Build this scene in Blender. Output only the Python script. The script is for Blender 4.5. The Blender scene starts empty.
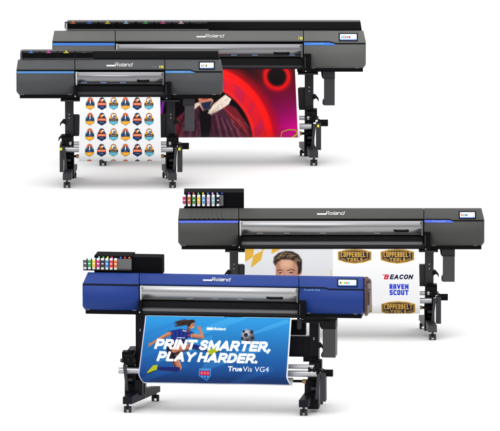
import bpy, bmesh, math, random
import numpy as np
from mathutils import Vector, Matrix
random.seed(4)
SC = bpy.context.scene
COL = SC.collection

# ------------------------------------------------------------------ camera, light, exposure
TILT = math.radians(8.5); DIST = 90.0; KC = 0.0105
FPX = DIST / KC                                   # focal length in pixels of the 500 px wide photograph
CAM = np.array([0.0, -DIST*math.cos(TILT), DIST*math.sin(TILT)])
FWD = np.array([0.0, math.cos(TILT), -math.sin(TILT)])
UPV = np.array([0.0, math.sin(TILT), math.cos(TILT)])
cd = bpy.data.cameras.new('camera'); cam = bpy.data.objects.new('camera', cd); COL.objects.link(cam)
cam.location = CAM; cam.rotation_euler = (math.pi/2 - TILT, 0, 0)
cd.sensor_width = 36; cd.lens = FPX*36/500; cd.clip_start = 1; cd.clip_end = 2000
SC.camera = cam

W = bpy.data.worlds.new('World'); SC.world = W; W.use_nodes = True
nt = W.node_tree; bg = nt.nodes['Background']
tc = nt.nodes.new('ShaderNodeTexCoord'); sx = nt.nodes.new('ShaderNodeSeparateXYZ'); cr = nt.nodes.new('ShaderNodeValToRGB')
nt.links.new(tc.outputs['Generated'], sx.inputs[0]); nt.links.new(sx.outputs['Z'], cr.inputs[0]); nt.links.new(cr.outputs[0], bg.inputs[0])
cr.color_ramp.elements[0].position = 0.0; cr.color_ramp.elements[0].color = (.10, .101, .104, 1)
cr.color_ramp.elements[1].position = 1.0; cr.color_ramp.elements[1].color = (1, 1, 1, 1)
bg.inputs[1].default_value = 2.45
def area(name, loc, target, size, power, col=(1, 1, 1)):
    l = bpy.data.lights.new(name, 'AREA'); l.shape = 'RECTANGLE'; l.size, l.size_y = size; l.energy = power; l.color = col
    o = bpy.data.objects.new(name, l); COL.objects.link(o); o.location = loc
    o.rotation_euler = (Vector(target)-Vector(loc)).to_track_quat('-Z', 'Y').to_euler(); return o
area('studio_softbox', (-6, -24, 20), (0, -4, 0), (22, 8), 1500)
SC.view_settings.view_transform = 'Standard'; SC.view_settings.look = 'None'
SC.view_settings.exposure = 0.0; SC.view_settings.gamma = 1.0
try: SC.cycles.max_bounces = 8
except Exception: pass

# ------------------------------------------------------------------ helpers
def lin(c):
    c = np.asarray(c, dtype=float)/255.0
    return np.where(c <= .04045, c/12.92, ((c+.055)/1.055)**2.4)
_m = {}
def mat(name, rgb, rough=.5, metal=0., noise=.04, bump=0., nscale=25., spec=.5, emit=0., coat=0.):
    if name in _m: return _m[name]
    m = bpy.data.materials.new(name); m.use_nodes = True; t = m.node_tree; b = t.nodes['Principled BSDF']
    c = tuple(lin(rgb))
    co = t.nodes.new('ShaderNodeTexCoord'); nz = t.nodes.new('ShaderNodeTexNoise'); nz.inputs['Scale'].default_value = nscale
    nz.inputs['Detail'].default_value = 4
    t.links.new(co.outputs['Object'], nz.inputs['Vector'])
    mx = t.nodes.new('ShaderNodeMix'); mx.data_type = 'RGBA'; t.links.new(nz.outputs[0], mx.inputs[0])
    mx.inputs[6].default_value = (*[v*(1-noise) for v in c], 1); mx.inputs[7].default_value = (*[min(1, v*(1+noise)) for v in c], 1)
    t.links.new(mx.outputs[2], b.inputs['Base Color'])
    mr = t.nodes.new('ShaderNodeMapRange'); mr.inputs['To Min'].default_value = max(.02, rough-.05); mr.inputs['To Max'].default_value = rough+.05
    t.links.new(nz.outputs[0], mr.inputs['Value']); t.links.new(mr.outputs[0], b.inputs['Roughness'])
    b.inputs['Metallic'].default_value = metal; b.inputs['Specular IOR Level'].default_value = spec; b.inputs['Coat Weight'].default_value = coat
    if bump:
        n2 = t.nodes.new('ShaderNodeTexNoise'); n2.inputs['Scale'].default_value = 900; t.links.new(co.outputs['Object'], n2.inputs['Vector'])
        bp = t.nodes.new('ShaderNodeBump'); bp.inputs['Strength'].default_value = bump; bp.inputs['Distance'].default_value = .001
        t.links.new(n2.outputs[0], bp.inputs['Height']); t.links.new(bp.outputs[0], b.inputs['Normal'])
    if emit: b.inputs['Emission Color'].default_value = (*c, 1); b.inputs['Emission Strength'].default_value = emit
    _m[name] = m; return m
def attr_mat(name, rough, emit=0., spec=.5):
    m = bpy.data.materials.new(name); m.use_nodes = True; t = m.node_tree; b = t.nodes['Principled BSDF']
    a = t.nodes.new('ShaderNodeAttribute'); a.attribute_name = 'print'
    t.links.new(a.outputs['Color'], b.inputs['Base Color']); b.inputs['Roughness'].default_value = rough
    b.inputs['Specular IOR Level'].default_value = spec
    if emit: t.links.new(a.outputs['Color'], b.inputs['Emission Color']); b.inputs['Emission Strength'].default_value = emit
    return m
M_PRINT = attr_mat('printed_vinyl', .6, spec=.08); M_DISPLAY = attr_mat('display', .25, emit=.35)
BLACK = mat('satin_black', (22, 22, 24), .45, bump=.1, spec=.1)
DEEP = mat('deep_black', (9, 9, 11), .5, spec=.06)
CHAR = mat('charcoal_steel', (54, 53, 57), .5, bump=.15, spec=.15)
CHARB = mat('black_steel', (20, 19, 27), .42, bump=.15, spec=.12)
GREYP = mat('grey_plastic', (88, 88, 90), .5, bump=.1)
SILV = mat('brushed_aluminium', (200, 200, 202), .28, metal=1.)
COVER = mat('silver_cover', (156, 156, 158), .3, metal=.85, noise=.02)
COVERB = mat('dim_silver_cover', (128, 128, 131), .26, metal=.9, noise=.02); COVERC = mat('steel_cover', (142, 142, 143), .26, metal=.9, noise=.02)
TUBE = mat('takeup_tube', (176, 176, 180), .3, metal=.6)
RACKM = mat('matt_black_rack', (14, 14, 16), .8, spec=.04)
GLOSS = mat('gloss_black_lid', (10, 10, 12), .3, spec=.14)
RUBBER = mat('caster_rubber', (20, 20, 22), .55)
WHITEP = mat('white_plastic', (232, 232, 232), .4)
CARD = mat('cardboard_core', (170, 130, 80), .8)
YEL = mat('yellow_sticker', (232, 226, 60), .5)
LIGHTP = mat('light_side_plate', (178, 180, 180), .45)
COPPER = mat('copper_brown_paint', (62, 30, 21), .5, noise=.25, nscale=9, bump=.2)
LETTER = mat('white_lettering', (196, 196, 194), .4)

class MB:
    def __init__(s): s.bm = bmesh.new(); s.mats = []
    def mi(s, m):
        if m not in s.mats: s.mats.append(m)
        return s.mats.index(m)
    def _take(s, geom_verts, m, smooth=False):
        i = s.mi(m)
        fs = {f for v in geom_verts for f in v.link_faces}
        for f in fs: f.material_index = i; f.smooth = smooth
        return fs
    def hexa(s, c, m, bev=0.):
        """c: eight corners, bottom ring then top ring"""
        vs = [s.bm.verts.new(p) for p in c]
        for q in ((3, 2, 1, 0), (4, 5, 6, 7), (0, 1, 5, 4), (1, 2, 6, 5), (2, 3, 7, 6), (3, 0, 4, 7)): s.bm.faces.new([vs[k] for k in q])
        s._take(vs, m)
        if bev:
            es = list({e for v in vs for e in v.link_edges})
            r = bmesh.ops.bevel(s.bm, geom=es, offset=bev, segments=2, profile=.7, affect='EDGES', clamp_overlap=True)
            for f in r['faces']: f.material_index = s.mi(m)
    def box(s, x0, x1, y0, y1, z0, z1, m, bev=0.):
        s.hexa([(x0, y0, z0), (x1, y0, z0), (x1, y1, z0), (x0, y1, z0), (x0, y0, z1), (x1, y0, z1), (x1, y1, z1), (x0, y1, z1)], m, bev)
    def cyl(s, p0, p1, r, m, n=28, r1=None):
        p0, p1 = Vector(p0), Vector(p1); a = (p1-p0).normalized()
        u = a.orthogonal().normalized(); v = a.cross(u); r1 = r if r1 is None else r1
        A = [s.bm.verts.new(p0+(u*math.cos(t)+v*math.sin(t))*r) for t in [2*math.pi*k/n for k in range(n)]]
        B = [s.bm.verts.new(p1+(u*math.cos(t)+v*math.sin(t))*r1) for t in [2*math.pi*k/n for k in range(n)]]
        i = s.mi(m)
        for k in range(n):
            f = s.bm.faces.new((A[k], A[(k+1) % n], B[(k+1) % n], B[k])); f.smooth = True; f.material_index = i
        for ring in (A[::-1], B):
            f = s.bm.faces.new(ring); f.material_index = i
            for e in f.edges: e.smooth = False
    def loft(s, rings, m, closed=True, caps=True, sharp=()):
        i = s.mi(m); R = [[s.bm.verts.new(p) for p in r] for r in rings]; n = len(R[0])
        for a, b in zip(R, R[1:]):
            for k in range(n if closed else n-1):
                f = s.bm.faces.new((a[k], a[(k+1) % n], b[(k+1) % n], b[k])); f.smooth = True; f.material_index = i
            for k in sharp:
                e = s.bm.edges.get((a[k], b[k]))
                if e: e.smooth = False
        if caps:
            for r in (R[0][::-1], R[-1]):
                f = s.bm.faces.new(r); f.material_index = i
                for e in f.edges: e.smooth = False
    def prism(s, pts, d0, d1, m):
        """pts: (x, z) outline, extruded along y"""
        A = [s.bm.verts.new((x, d0, z)) for x, z in pts]; B = [s.bm.verts.new((x, d1, z)) for x, z in pts]; i = s.mi(m); n = len(pts)
        fs = [s.bm.faces.new(A), s.bm.faces.new(B[::-1])] + [s.bm.faces.new((A[k], B[k], B[(k+1) % n], A[(k+1) % n])) for k in range(n)]
        for f in fs: f.material_index = i
    def build(s, name, parent=None, label=None):
        bmesh.ops.recalc_face_normals(s.bm, faces=s.bm.faces[:])
        me = bpy.data.meshes.new(name); s.bm.to_mesh(me); s.bm.free()
        for m in s.mats: me.materials.append(m)
        o = bpy.data.objects.new(name, me); COL.objects.link(o)
        if parent: o.parent = parent
        if label: o['label'] = label
        return o

def text_tris(txt, shear=0., bold=0., space=1., z=0.):
    cu = bpy.data.curves.new('t', 'FONT'); cu.body = txt; cu.shear = shear; cu.offset = bold; cu.space_character = space
    cu.resolution_u = 4
    o = bpy.data.objects.new('t', cu); COL.objects.link(o); bpy.context.view_layer.update()
    e = o.evaluated_get(bpy.context.evaluated_depsgraph_get()); me = e.to_mesh(); me.calc_loop_triangles()
    v = np.array([tuple(p.co)[:2] for p in me.vertices]); t = np.array([tuple(q.vertices) for q in me.loop_triangles])
    e.to_mesh_clear(); bpy.data.objects.remove(o); bpy.data.curves.remove(cu)
    v = (v-v.min(0))/(v.max(0)-v.min(0)); return v, t

# wide heavy sans drawn from strokes: glyph -> (width, polylines); x 0..width, y 0..1 up
def arc(cx, cy, rx, ry, a0, a1, n=9): return [(cx+rx*math.cos(math.radians(a0+(a1-a0)*k/n)), cy+ry*math.sin(math.radians(a0+(a1-a0)*k/n))) for k in range(n+1)]
def _bowl(x, y0, y1, w): r = (y1-y0)/2; return [(0, y0), (w-r*.8, y0)]+arc(w-r*.8, (y0+y1)/2, r*.8, r, -90, 90, 8)+[(0, y1)]
GLY = {
 'P': (.66, [[(0, 0), (0, 1)], _bowl(0, .4, 1, .66)]), 'R': (.7, [[(0, 0), (0, 1)], _bowl(0, .43, 1, .67), [(.36, .43), (.7, 0)]]),
 'I': (0, [[(0, 0), (0, 1)]]), 'N': (.72, [[(0, 0), (0, 1), (.72, 0), (.72, 1)]]), 'T': (.74, [[(0, 1), (.74, 1)], [(.37, 1), (.37, 0)]]),
 'S': (.66, [arc(.34, .76, .3, .24, 25, 270, 9)+arc(.34, .25, .32, .25, 90, -155, 9)[0:]]), 'M': (.94, [[(0, 0), (0, 1), (.47, .2), (.94, 1), (.94, 0)]]),
 'A': (.82, [[(0, 0), (.41, 1), (.82, 0)], [(.16, .3), (.66, .3)]]), 'E': (.6, [[(.6, 0), (0, 0), (0, 1), (.6, 1)], [(0, .5), (.54, .5)]]),
 'L': (.56, [[(0, 1), (0, 0), (.56, 0)]]), 'Y': (.78, [[(0, 1), (.39, .45), (.78, 1)], [(.39, .45), (.39, 0)]]), 'H': (.72, [[(0, 0), (0, 1)], [(.72, 0), (.72, 1)], [(0, .5), (.72, .5)]]),
 'D': (.72, [[(0, 0), (.3, 0)]+arc(.3, .5, .42, .5, -90, 90, 10)+[(0, 1), (0, 0)]]), 'C': (.7, [arc(.4, .5, .4, .5, 45, 315, 12)]), 'O': (.8, [arc(.4, .5, .4, .5, 0, 360, 16)]),
 'B': (.68, [[(0, 0), (0, 1)], _bowl(0, .5, 1, .62), _bowl(0, 0, .5, .68)]), 'V': (.78, [[(0, 1), (.39, 0), (.78, 1)]]), 'U': (.7, [[(0, 1), (0, .35)]+arc(.35, .35, .35, .35, 180, 360, 8)+[(.7, 1)]]),
 ',': (0.05, [[(.06, .04), (-.02, -.2)]]), '.': (0, [[(0, 0), (0, .03)]]), ' ': (-.06, []),
 'o': (.62, [arc(.31, .33, .31, .33, 0, 360, 12)]), 'l': (0, [[(0, 0), (0, 1)]]), 'a': (.6, [[(.6, 0), (.6, .66), (.1, .66)], [(.6, 0), (.1, 0), (0, .1), (0, .26), (.1, .38), (.6, .38)]]),
 'n': (.58, [[(0, 0), (0, .66), (.42, .66), (.58, .5), (.58, 0)]]), 'd': (.6, [[(.6, 1), (.6, 0), (.15, 0), (0, .14), (0, .5), (.15, .66), (.6, .66)]])}
SQ = dict(GLY)   # squared variant for the block logos
SQ.update({'O': (.6, [[(.1, 0), (.5, 0), (.6, .12), (.6, .88), (.5, 1), (.1, 1), (0, .88), (0, .12), (.1, 0)]]), 'C': (.56, [[(.56, 1), (.1, 1), (0, .88), (0, .12), (.1, 0), (.56, 0)]]),
 'S': (.58, [[(.56, 1), (.08, 1), (0, .9), (0, .6), (.08, .5), (.5, .5), (.58, .4), (.58, .1), (.5, 0), (0, 0)]]), 'U': (.6, [[(0, 1), (0, .12), (.1, 0), (.5, 0), (.6, .12), (.6, 1)]]),
 'A': (.6, [[(0, 0), (0, .75), (.14, 1), (.46, 1), (.6, .75), (.6, 0)], [(0, .36), (.6, .36)]]), 'B': (.6, [[(0, 0), (0, 1), (.5, 1), (.56, .8), (.5, .52), (0, .52)], [(.5, .52), (.6, .34), (.6, .1), (.5, 0), (0, 0)]]),
 'P': (.56, [[(0, 0), (0, 1), (.48, 1), (.56, .88), (.56, .52), (.48, .42), (0, .42)]]), 'R': (.58, [[(0, 0), (0, 1), (.48, 1), (.56, .88), (.56, .56), (.48, .45), (0, .45)], [(.34, .45), (.58, 0)]])})
def stroke_layout(txt, x0, x1, yt, yb, th, shear, G, gap):
    H = yb-yt-th; ws = [G[ch][0] for ch in txt]; n = len(txt)
    tot = sum(ws); sx = ((x1-x0)-th*n-(n-1)*gap-shear*(yb-yt))/tot; out = []; cx = x0+th/2
    for ch, w in zip(txt, ws):
        for pl in G[ch][1]: out.append([(cx+px*sx+shear*(py*H+th/2), yb-th/2-py*H) for px, py in pl])
        cx += w*sx+th+gap
    return out
def stroke_letters(F, mb, c, txt, x0, x1, yt, yb, th, m, shear=0.):
    i = mb.mi(m); off = .004
    for pl in stroke_layout(txt, x0, x1, yt, yb, th, shear, GLY, .35):
        for (ax, ay), (bx_, by) in zip(pl, pl[1:]):
            L = math.hypot(bx_-ax, by-ay)
            if L < 1e-6: continue
            ux, uy = (bx_-ax)/L*th*.45, (by-ay)/L*th*.45; q = [(ax-ux-uy, ay-uy+ux), (bx_+ux-uy, by+uy+ux), (bx_+ux+uy, by+uy-ux), (ax-ux+uy, ay-uy-ux)]; off += .00006
            vv = [mb.bm.verts.new((float(F.X(x, r, dprof(c, r))), (dprof(c, r)-off)*F.s, float(F.Z(r, dprof(c, r))))) for x, r in q]
            wv = [mb.bm.verts.new((float(F.X(x, r, dprof(c, r))), (dprof(c, r)+.002)*F.s, float(F.Z(r, dprof(c, r))))) for x, r in q]
            mb.bm.faces.new(vv).material_index = i
            for k in range(4): mb.bm.faces.new((vv[k], wv[k], wv[(k+1) % 4], vv[(k+1) % 4])).material_index = i

# a drawing surface: computes one colour per mesh vertex of a printed sheet
class Art:
    def __init__(s, x0, x1, y0, y1, res):
        s.x0, s.y0, s.res = x0, y0, res; s.W = int(round((x1-x0)*res))+1; s.H = int(round((y1-y0)*res))+1
        s.X, s.Y = np.meshgrid(x0+np.arange(s.W)/res, y0+np.arange(s.H)/res)
        s.a = np.ones((s.H, s.W, 3))*255.
    def put(s, al, col):
        al = np.clip(al, 0, 1)[..., None]; s.a = s.a*(1-al)+np.asarray(col, float)*al
    def sub(s, xa, xb, ya, yb, m=1.5):
        i0 = max(0, int((xa-m-s.x0)*s.res)); i1 = min(s.W, int((xb+m-s.x0)*s.res)+2)
        j0 = max(0, int((ya-m-s.y0)*s.res)); j1 = min(s.H, int((yb+m-s.y0)*s.res)+2)
        return (slice(j0, max(j0, j1)), slice(i0, max(i0, i1)))
    def blend(s, sl, al, col):
        al = np.clip(al, 0, 1)[..., None]; s.a[sl] = s.a[sl]*(1-al)+np.asarray(col, float)*al
    def poly(s, pts, col, alpha=1., soft=0.):
        p = np.array(pts, float); sl = s.sub(p[:, 0].min(), p[:, 0].max(), p[:, 1].min(), p[:, 1].max()); X, Y = s.X[sl], s.Y[sl]
        if X.size == 0: return
        d = np.full(X.shape, 1e9); ins = np.zeros(X.shape, bool); n = len(p)
        for k in range(n):
            a, b = p[k], p[(k+1) % n]; e = b-a; L = max(1e-9, e@e)
            t = np.clip(((X-a[0])*e[0]+(Y-a[1])*e[1])/L, 0, 1); d = np.minimum(d, np.hypot(X-a[0]-t*e[0], Y-a[1]-t*e[1]))
            c = (a[1] > Y) != (b[1] > Y)
            if a[1] != b[1]: ins ^= c & (X < (b[0]-a[0])*(Y-a[1])/(b[1]-a[1])+a[0])
        sd = np.where(ins, -d, d); w = max(soft, 1/s.res)
        s.blend(sl, (0.5-sd/w)*1.0 if w else 0, col) if alpha == 1. else s.blend(sl, np.clip(.5-sd/w, 0, 1)*alpha, col)
    def ell(s, cx, cy, rx, ry, col, alpha=1., soft=0., rot=0.):
        r = max(rx, ry)+soft; sl = s.sub(cx-r, cx+r, cy-r, cy+r); X, Y = s.X[sl]-cx, s.Y[sl]-cy
        if X.size == 0: return
        c, q = math.cos(rot), math.sin(rot); x, y = (X*c+Y*q)/rx, (-X*q+Y*c)/ry
        sd = (np.hypot(x, y)-1)*min(rx, ry); w = max(soft, 1/s.res); s.blend(sl, np.clip(.5-sd/w, 0, 1)*alpha, col)
    def line(s, p, q, w0, w1, col, alpha=1., soft=0.):
        p, q = np.array(p, float), np.array(q, float); r = max(w0, w1)
        sl = s.sub(min(p[0], q[0])-r, max(p[0], q[0])+r, min(p[1], q[1])-r, max(p[1], q[1])+r); X, Y = s.X[sl], s.Y[sl]
        if X.size == 0: return
        e = q-p; t = np.clip(((X-p[0])*e[0]+(Y-p[1])*e[1])/(e@e), 0, 1)
        sd = np.hypot(X-p[0]-t*e[0], Y-p[1]-t*e[1])-(w0+(w1-w0)*t)/2; w = max(soft, 1/s.res)
        s.blend(sl, np.clip(.5-sd/w, 0, 1)*alpha, col)
    def path(s, pts, w, col, alpha=1., soft=0.):
        for a, b in zip(pts, pts[1:]): s.line(a, b, w, w, col, alpha, soft)
    def stroke(s, txt, x0, x1, yt, yb, th, col, shear=0., slope=0., G=None, gap=.35):
        sl = s.sub(x0, x1, yt-1, yb+3, 3); X, Y0 = s.X[sl], s.Y[sl]; Y = Y0-slope*(X-x0); al = np.zeros(X.shape)
        for pl in stroke_layout(txt, x0, x1, yt, yb, th, shear, G or GLY, gap):
            comma = pl[0][1] > yb-th*1.2 and pl[-1][1] > yb-th*.1
            for j, (p, q) in enumerate(zip(pl, pl[1:])):
                L = math.hypot(q[0]-p[0], q[1]-p[1])
                if L < 1e-6: continue
                ux, uy = (q[0]-p[0])/max(L, 1e-6), (q[1]-p[1])/max(L, 1e-6)
                t = (X-p[0])*ux+(Y-p[1])*uy; w = np.abs(-(X-p[0])*uy+(Y-p[1])*ux); e0 = th/2
                tt = np.maximum(-t, t-L)
                first, last = j == 0, j == len(pl)-2
                box = np.maximum(tt-e0, w-th/2); tc_ = np.clip(t, 0, L); cap = np.hypot(t-tc_, w)-th/2
                sd = np.where(((t < 0) & first) | ((t > L) & last), box, cap)
                a_ = np.clip(.5-sd*s.res, 0, 1)
                if not comma: a_ = a_*np.clip((yb-Y)*s.res+.5, 0, 1)*np.clip((Y-yt)*s.res+.5, 0, 1)
                al = np.maximum(al, a_)
        s.blend(sl, al, col)
    def text(s, txt, x0, x1, yt, yb, col, shear=0., bold=0., slope=0., alpha=1.):
        v, t = text_tris(txt, shear, bold); S = 3; X = x0+v[:, 0]*(x1-x0); Y = yb-v[:, 1]*(yb-yt)+slope*(X-x0)
        w, h = int((x1-x0+4)*s.res*S), int((Y.max()-Y.min()+4)*s.res*S)
        ox, oy = round((x0-2)*s.res)/s.res, round((Y.min()-2)*s.res)/s.res
        w -= w % S; h -= h % S; m = np.zeros((h, w), bool); g = s.res*S
        PX, PY = (X-ox)*g, (Y-oy)*g
        for tri in t:
            x, y = PX[tri], PY[tri]; i0, i1 = max(0, int(x.min())), min(w, int(x.max())+2); j0, j1 = max(0, int(y.min())), min(h, int(y.max())+2)
            if i1 <= i0 or j1 <= j0: continue
            gx, gy = np.meshgrid(np.arange(i0, i1)+.5, np.arange(j0, j1)+.5)
            A = (x[1]-x[0])*(y[2]-y[0])-(x[2]-x[0])*(y[1]-y[0])
            if abs(A) < 1e-9: continue
            b1 = ((gx-x[0])*(y[2]-y[0])-(x[2]-x[0])*(gy-y[0]))/A; b2 = ((x[1]-x[0])*(gy-y[0])-(gx-x[0])*(y[1]-y[0]))/A
            m[j0:j1, i0:i1] |= (b1 >= -.02) & (b2 >= -.02) & (b1+b2 <= 1.02)
        c = m.reshape(h//S, S, w//S, S).mean((1, 3)); I, J = round((ox-s.x0)*s.res), round((oy-s.y0)*s.res)
        a0, a1 = max(0, I), min(s.W, I+c.shape[1]); b0, b1 = max(0, J), min(s.H, J+c.shape[0])
        if a1 > a0 and b1 > b0: s.blend((slice(b0, b1), slice(a0, a1)), c[b0-J:b1-J, a0-I:a1-I]*alpha, col)

def grid_mesh(name, XYZ, rgb, material, tone=.78):
    H, Wd = XYZ.shape[:2]; me = bpy.data.meshes.new(name)
    idx = np.arange(H*Wd).reshape(H, Wd)
    q = np.stack([idx[1:, :-1], idx[1:, 1:], idx[:-1, 1:], idx[:-1, :-1]], -1).reshape(-1, 4)
    me.vertices.add(H*Wd); me.vertices.foreach_set('co', XYZ.reshape(-1).astype(np.float32))
    me.loops.add(q.size); me.loops.foreach_set('vertex_index', q.reshape(-1).astype(np.int32))
    me.polygons.add(len(q)); me.polygons.foreach_set('loop_start', (np.arange(len(q))*4).astype(np.int32))
    me.polygons.foreach_set('use_smooth', np.ones(len(q), bool))
    me.update(calc_edges=True)
    at = me.color_attributes.new('print', 'FLOAT_COLOR', 'POINT')
    c = np.ones((H*Wd, 4), np.float32); c[:, :3] = lin(rgb.reshape(-1, 3))*tone; at.data.foreach_set('color', c.reshape(-1))
    me.materials.append(material); o = bpy.data.objects.new(name, me); COL.objects.link(o); return o

# ------------------------------------------------------------------ a printer's own frame
class Frame:
    """Local frame of one printer: turns the measured position of a feature, at a known depth d (m behind the front casters), into local metres."""
    def __init__(s, xc, base, rot=0.):
        d = FWD*FPX+np.array([1., 0, 0])*(xc-250)+UPV*(215.5-base); t = -CAM[2]/d[2]; s.root = CAM+t*d
        s.k = t; s.s = s.k/.0094; s.xc = xc; s.base = base; s.rot = rot
        c, q = math.cos(-rot), math.sin(-rot); s.Rm = np.array([[c, -q, 0], [q, c, 0], [0, 0, 1]])
        s.o = s.Rm@(CAM-s.root)
    def _ray(s, px, row):
        px = np.asarray(px, float); row = np.asarray(row, float)
        wx = (px-250); wy = FWD[1]*FPX+UPV[1]*(215.5-row); wz = FWD[2]*FPX+UPV[2]*(215.5-row)
        return s.Rm[0, 0]*wx+s.Rm[0, 1]*wy, s.Rm[1, 0]*wx+s.Rm[1, 1]*wy, wz
    def X(s, px, row, d):
        dx, dy, dz = s._ray(px, row); return s.o[0]+(d*s.s-s.o[1])/dy*dx
    def Z(s, row, d):
        dx, dy, dz = s._ray(s.xc, row); return s.o[2]+(d*s.s-s.o[1])/dy*dz
    def p(s, px, row, d): return (float(s.X(px, row, d)), d*s.s, float(s.Z(row, d)))
    def box(s, mb, x0, x1, r0, r1, d0, d1, m, bev=.3):
        rm = (r0+r1)/2; mb.box(float(s.X(x0, rm, d0)), float(s.X(x1, rm, d0)), d0*s.s, d1*s.s, float(s.Z(r1, d0)), float(s.Z(r0, d0)), m, bev*s.k)
    def tube(s, mb, x0, x1, row, d, rpx, m):
        mb.cyl(s.p(x0, row, d), (float(s.X(x1, row, d)), d*s.s, float(s.Z(row, d))), rpx*s.k, m)

def thing(name, F, label, cat, group):
    o = bpy.data.objects.new(name, None); COL.objects.link(o); o.location = F.root; o.rotation_euler = (0, 0, F.rot)
    o['label'] = label; o['category'] = cat; o['group'] = group; o.empty_display_size = .2; return o

# body profile: depth of the shell's front at a given row
DF, BULGE, DV, DB = .015, .055, .19, .64
QK = .55
def dprof(c, row):
    rt, rl, rb = c['rt'], c['rl'], c['rb']
    if row >= rl:
        q = (row-rl)/(rb-rl); d = DF+BULGE*((q-QK)/(1-QK))**2 if q > QK else DF+.05*((QK-q)/QK)**1.6
        if q > .93: d += .02*((q-.93)/.07)**2
        return d
    q = (rl-row)/(rl-rt); d0 = DF+.05
    return d0+(DV-d0)*(q**1.15)
def shell(F, mb, c, xa, xb, m, la=None, lb=None, r0=None, r1=None):
    """hood/cabinet shell between columns xa and xb; la, lb: inset (px) as a function of row at each end"""
    rt, rl, rb = c['rt'], c['rl'], c['rb']; r0 = rt if r0 is None else r0; r1 = rb if r1 is None else r1
    rows = []
    if r1 > rl: rows += list(np.linspace(r1, rl, 14))
    rows += list(np.linspace(rl if r1 > rl else r1, r0, 8))[1 if r1 > rl else 0:]
    n = len(rows); kf = 13 if r1 > rl else 0
    def ring(x, side, f, shr):
        out = []
        for r in rows:
            ins = (f(r) if f else 0)*side; d = dprof(c, r)
            out.append((float(F.X(x+ins, r, d)), (d+shr)*F.s, float(F.Z(r, d))))
        dt = dprof(c, r0); ztop = float(F.Z(r0, dt)); zb = float(F.Z(r1, dprof(c, r1))); ins = (f(r0) if f else 0)*side
        out.append((float(F.X(x+ins, r0, dt)), (dt+.03)*F.s, ztop-.001*F.s))
        out.append((float(F.X(x+ins, r0, dt)), (DB-shr)*F.s, ztop-.1*F.s)); out.append((float(F.X(x, r1, dt)), (DB-shr)*F.s, zb))
        return out
    rings = []
    for dx, sh in ([(0, .03), (.5, .014), (1.3, .004), (2.4, 0)] if la else [(0, .004), (.25, 0)]): rings.append(ring(xa+dx, 1, la, sh))
    for dx, sh in ([(2.4, 0), (1.3, .004), (.5, .014), (0, .03)] if lb else [(.25, 0), (0, .004)]): rings.append(ring(xb-dx, -1, lb, sh))
    mb.loft(rings, m, sharp=[kf] if kf else [])
def strip(F, mb, c, xs, tops, bots, m, th=.003, n=3):
    """raised trim following the shell's face"""
    i = mb.mi(m); V = []
    for x, a, b in zip(xs, tops, bots):
        col = []
        for k in range(n+1):
            r = a+(b-a)*k/n; d = dprof(c, r)
            col.append((mb.bm.verts.new((float(F.X(x, r, d)), (d-th)*F.s, float(F.Z(r, d)))), mb.bm.verts.new((float(F.X(x, r, d)), (d+.006)*F.s, float(F.Z(r, d))))))
        V.append(col)
    fs = []
    for A, B in zip(V, V[1:]):
        for k in range(n): fs += [mb.bm.faces.new((A[k][0], A[k+1][0], B[k+1][0], B[k][0])), mb.bm.faces.new((A[k][1], B[k][1], B[k+1][1], A[k+1][1]))]
        fs += [mb.bm.faces.new((A[0][0], B[0][0], B[0][1], A[0][1])), mb.bm.faces.new((A[n][0], A[n][1], B[n][1], B[n][0]))]
    for C_ in (V[0], V[-1]):
        for k in range(n): fs.append(mb.bm.faces.new((C_[k][0], C_[k][1], C_[k+1][1], C_[k+1][0])))
    for f in fs: f.material_index = i
def letters(F, mb, c, txt, x0, x1, rt, rb, m, shear=0., bold=.01, off=.004, dfun=None):
    v, t = text_tris(txt, shear, bold); i = mb.mi(m); V, B = [], []
    for a, b in v:
        px, r = x0+a*(x1-x0), rb-b*(rb-rt); d = (dfun or (lambda q: dprof(c, q)))(r)
        V.append(mb.bm.verts.new((float(F.X(px, r, d)), (d-off)*F.s, float(F.Z(r, d)))))
        B.append(mb.bm.verts.new((float(F.X(px, r, d)), (d+.002)*F.s, float(F.Z(r, d)))))
    from collections import Counter
    ed = Counter()
    for q in t:
        for a, b in ((q[0], q[1]), (q[1], q[2]), (q[2], q[0])): ed[frozenset((int(a), int(b)))] += 1
        try:
            f = mb.bm.faces.new([V[k] for k in q]); f.material_index = i
        except ValueError: pass
    for e, nn in ed.items():
        if nn == 1:
            a, b = tuple(e)
            try:
                f = mb.bm.faces.new((V[a], V[b], B[b], B[a])); f.material_index = i
            except ValueError: pass

def caster(F, px, row, d, parent, s):
    """twin-wheel caster; row = where it touches the floor at depth d"""
    k = F.k*s; x = float(F.X(px, row, d)); y = d*F.s; mb = MB(); r = 2.9*k
    for sg in (-1, 1):
        mb.cyl((x+sg*1.2*k, y+.4*k, r), (x+sg*3.3*k, y+.4*k, r), r, RUBBER, 24)
        mb.cyl((x+sg*3.3*k, y+.4*k, r), (x+sg*3.45*k, y+.4*k, r), r*.45, GREYP, 12)
    mb.box(x-2.1*k, x+2.1*k, y-2*k, y+2.4*k, 3.2*k, 5.4*k, BLACK, .5*k)
    mb.cyl((x, y, 5*k), (x, y, 7.4*k), 1.2*k, CHAR, 14)
    mb.cyl((x-1.3*k, y+.4*k, r), (x+1.3*k, y+.4*k, r), .7*k, GREYP, 10)
    return mb.build('caster', parent)

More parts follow.
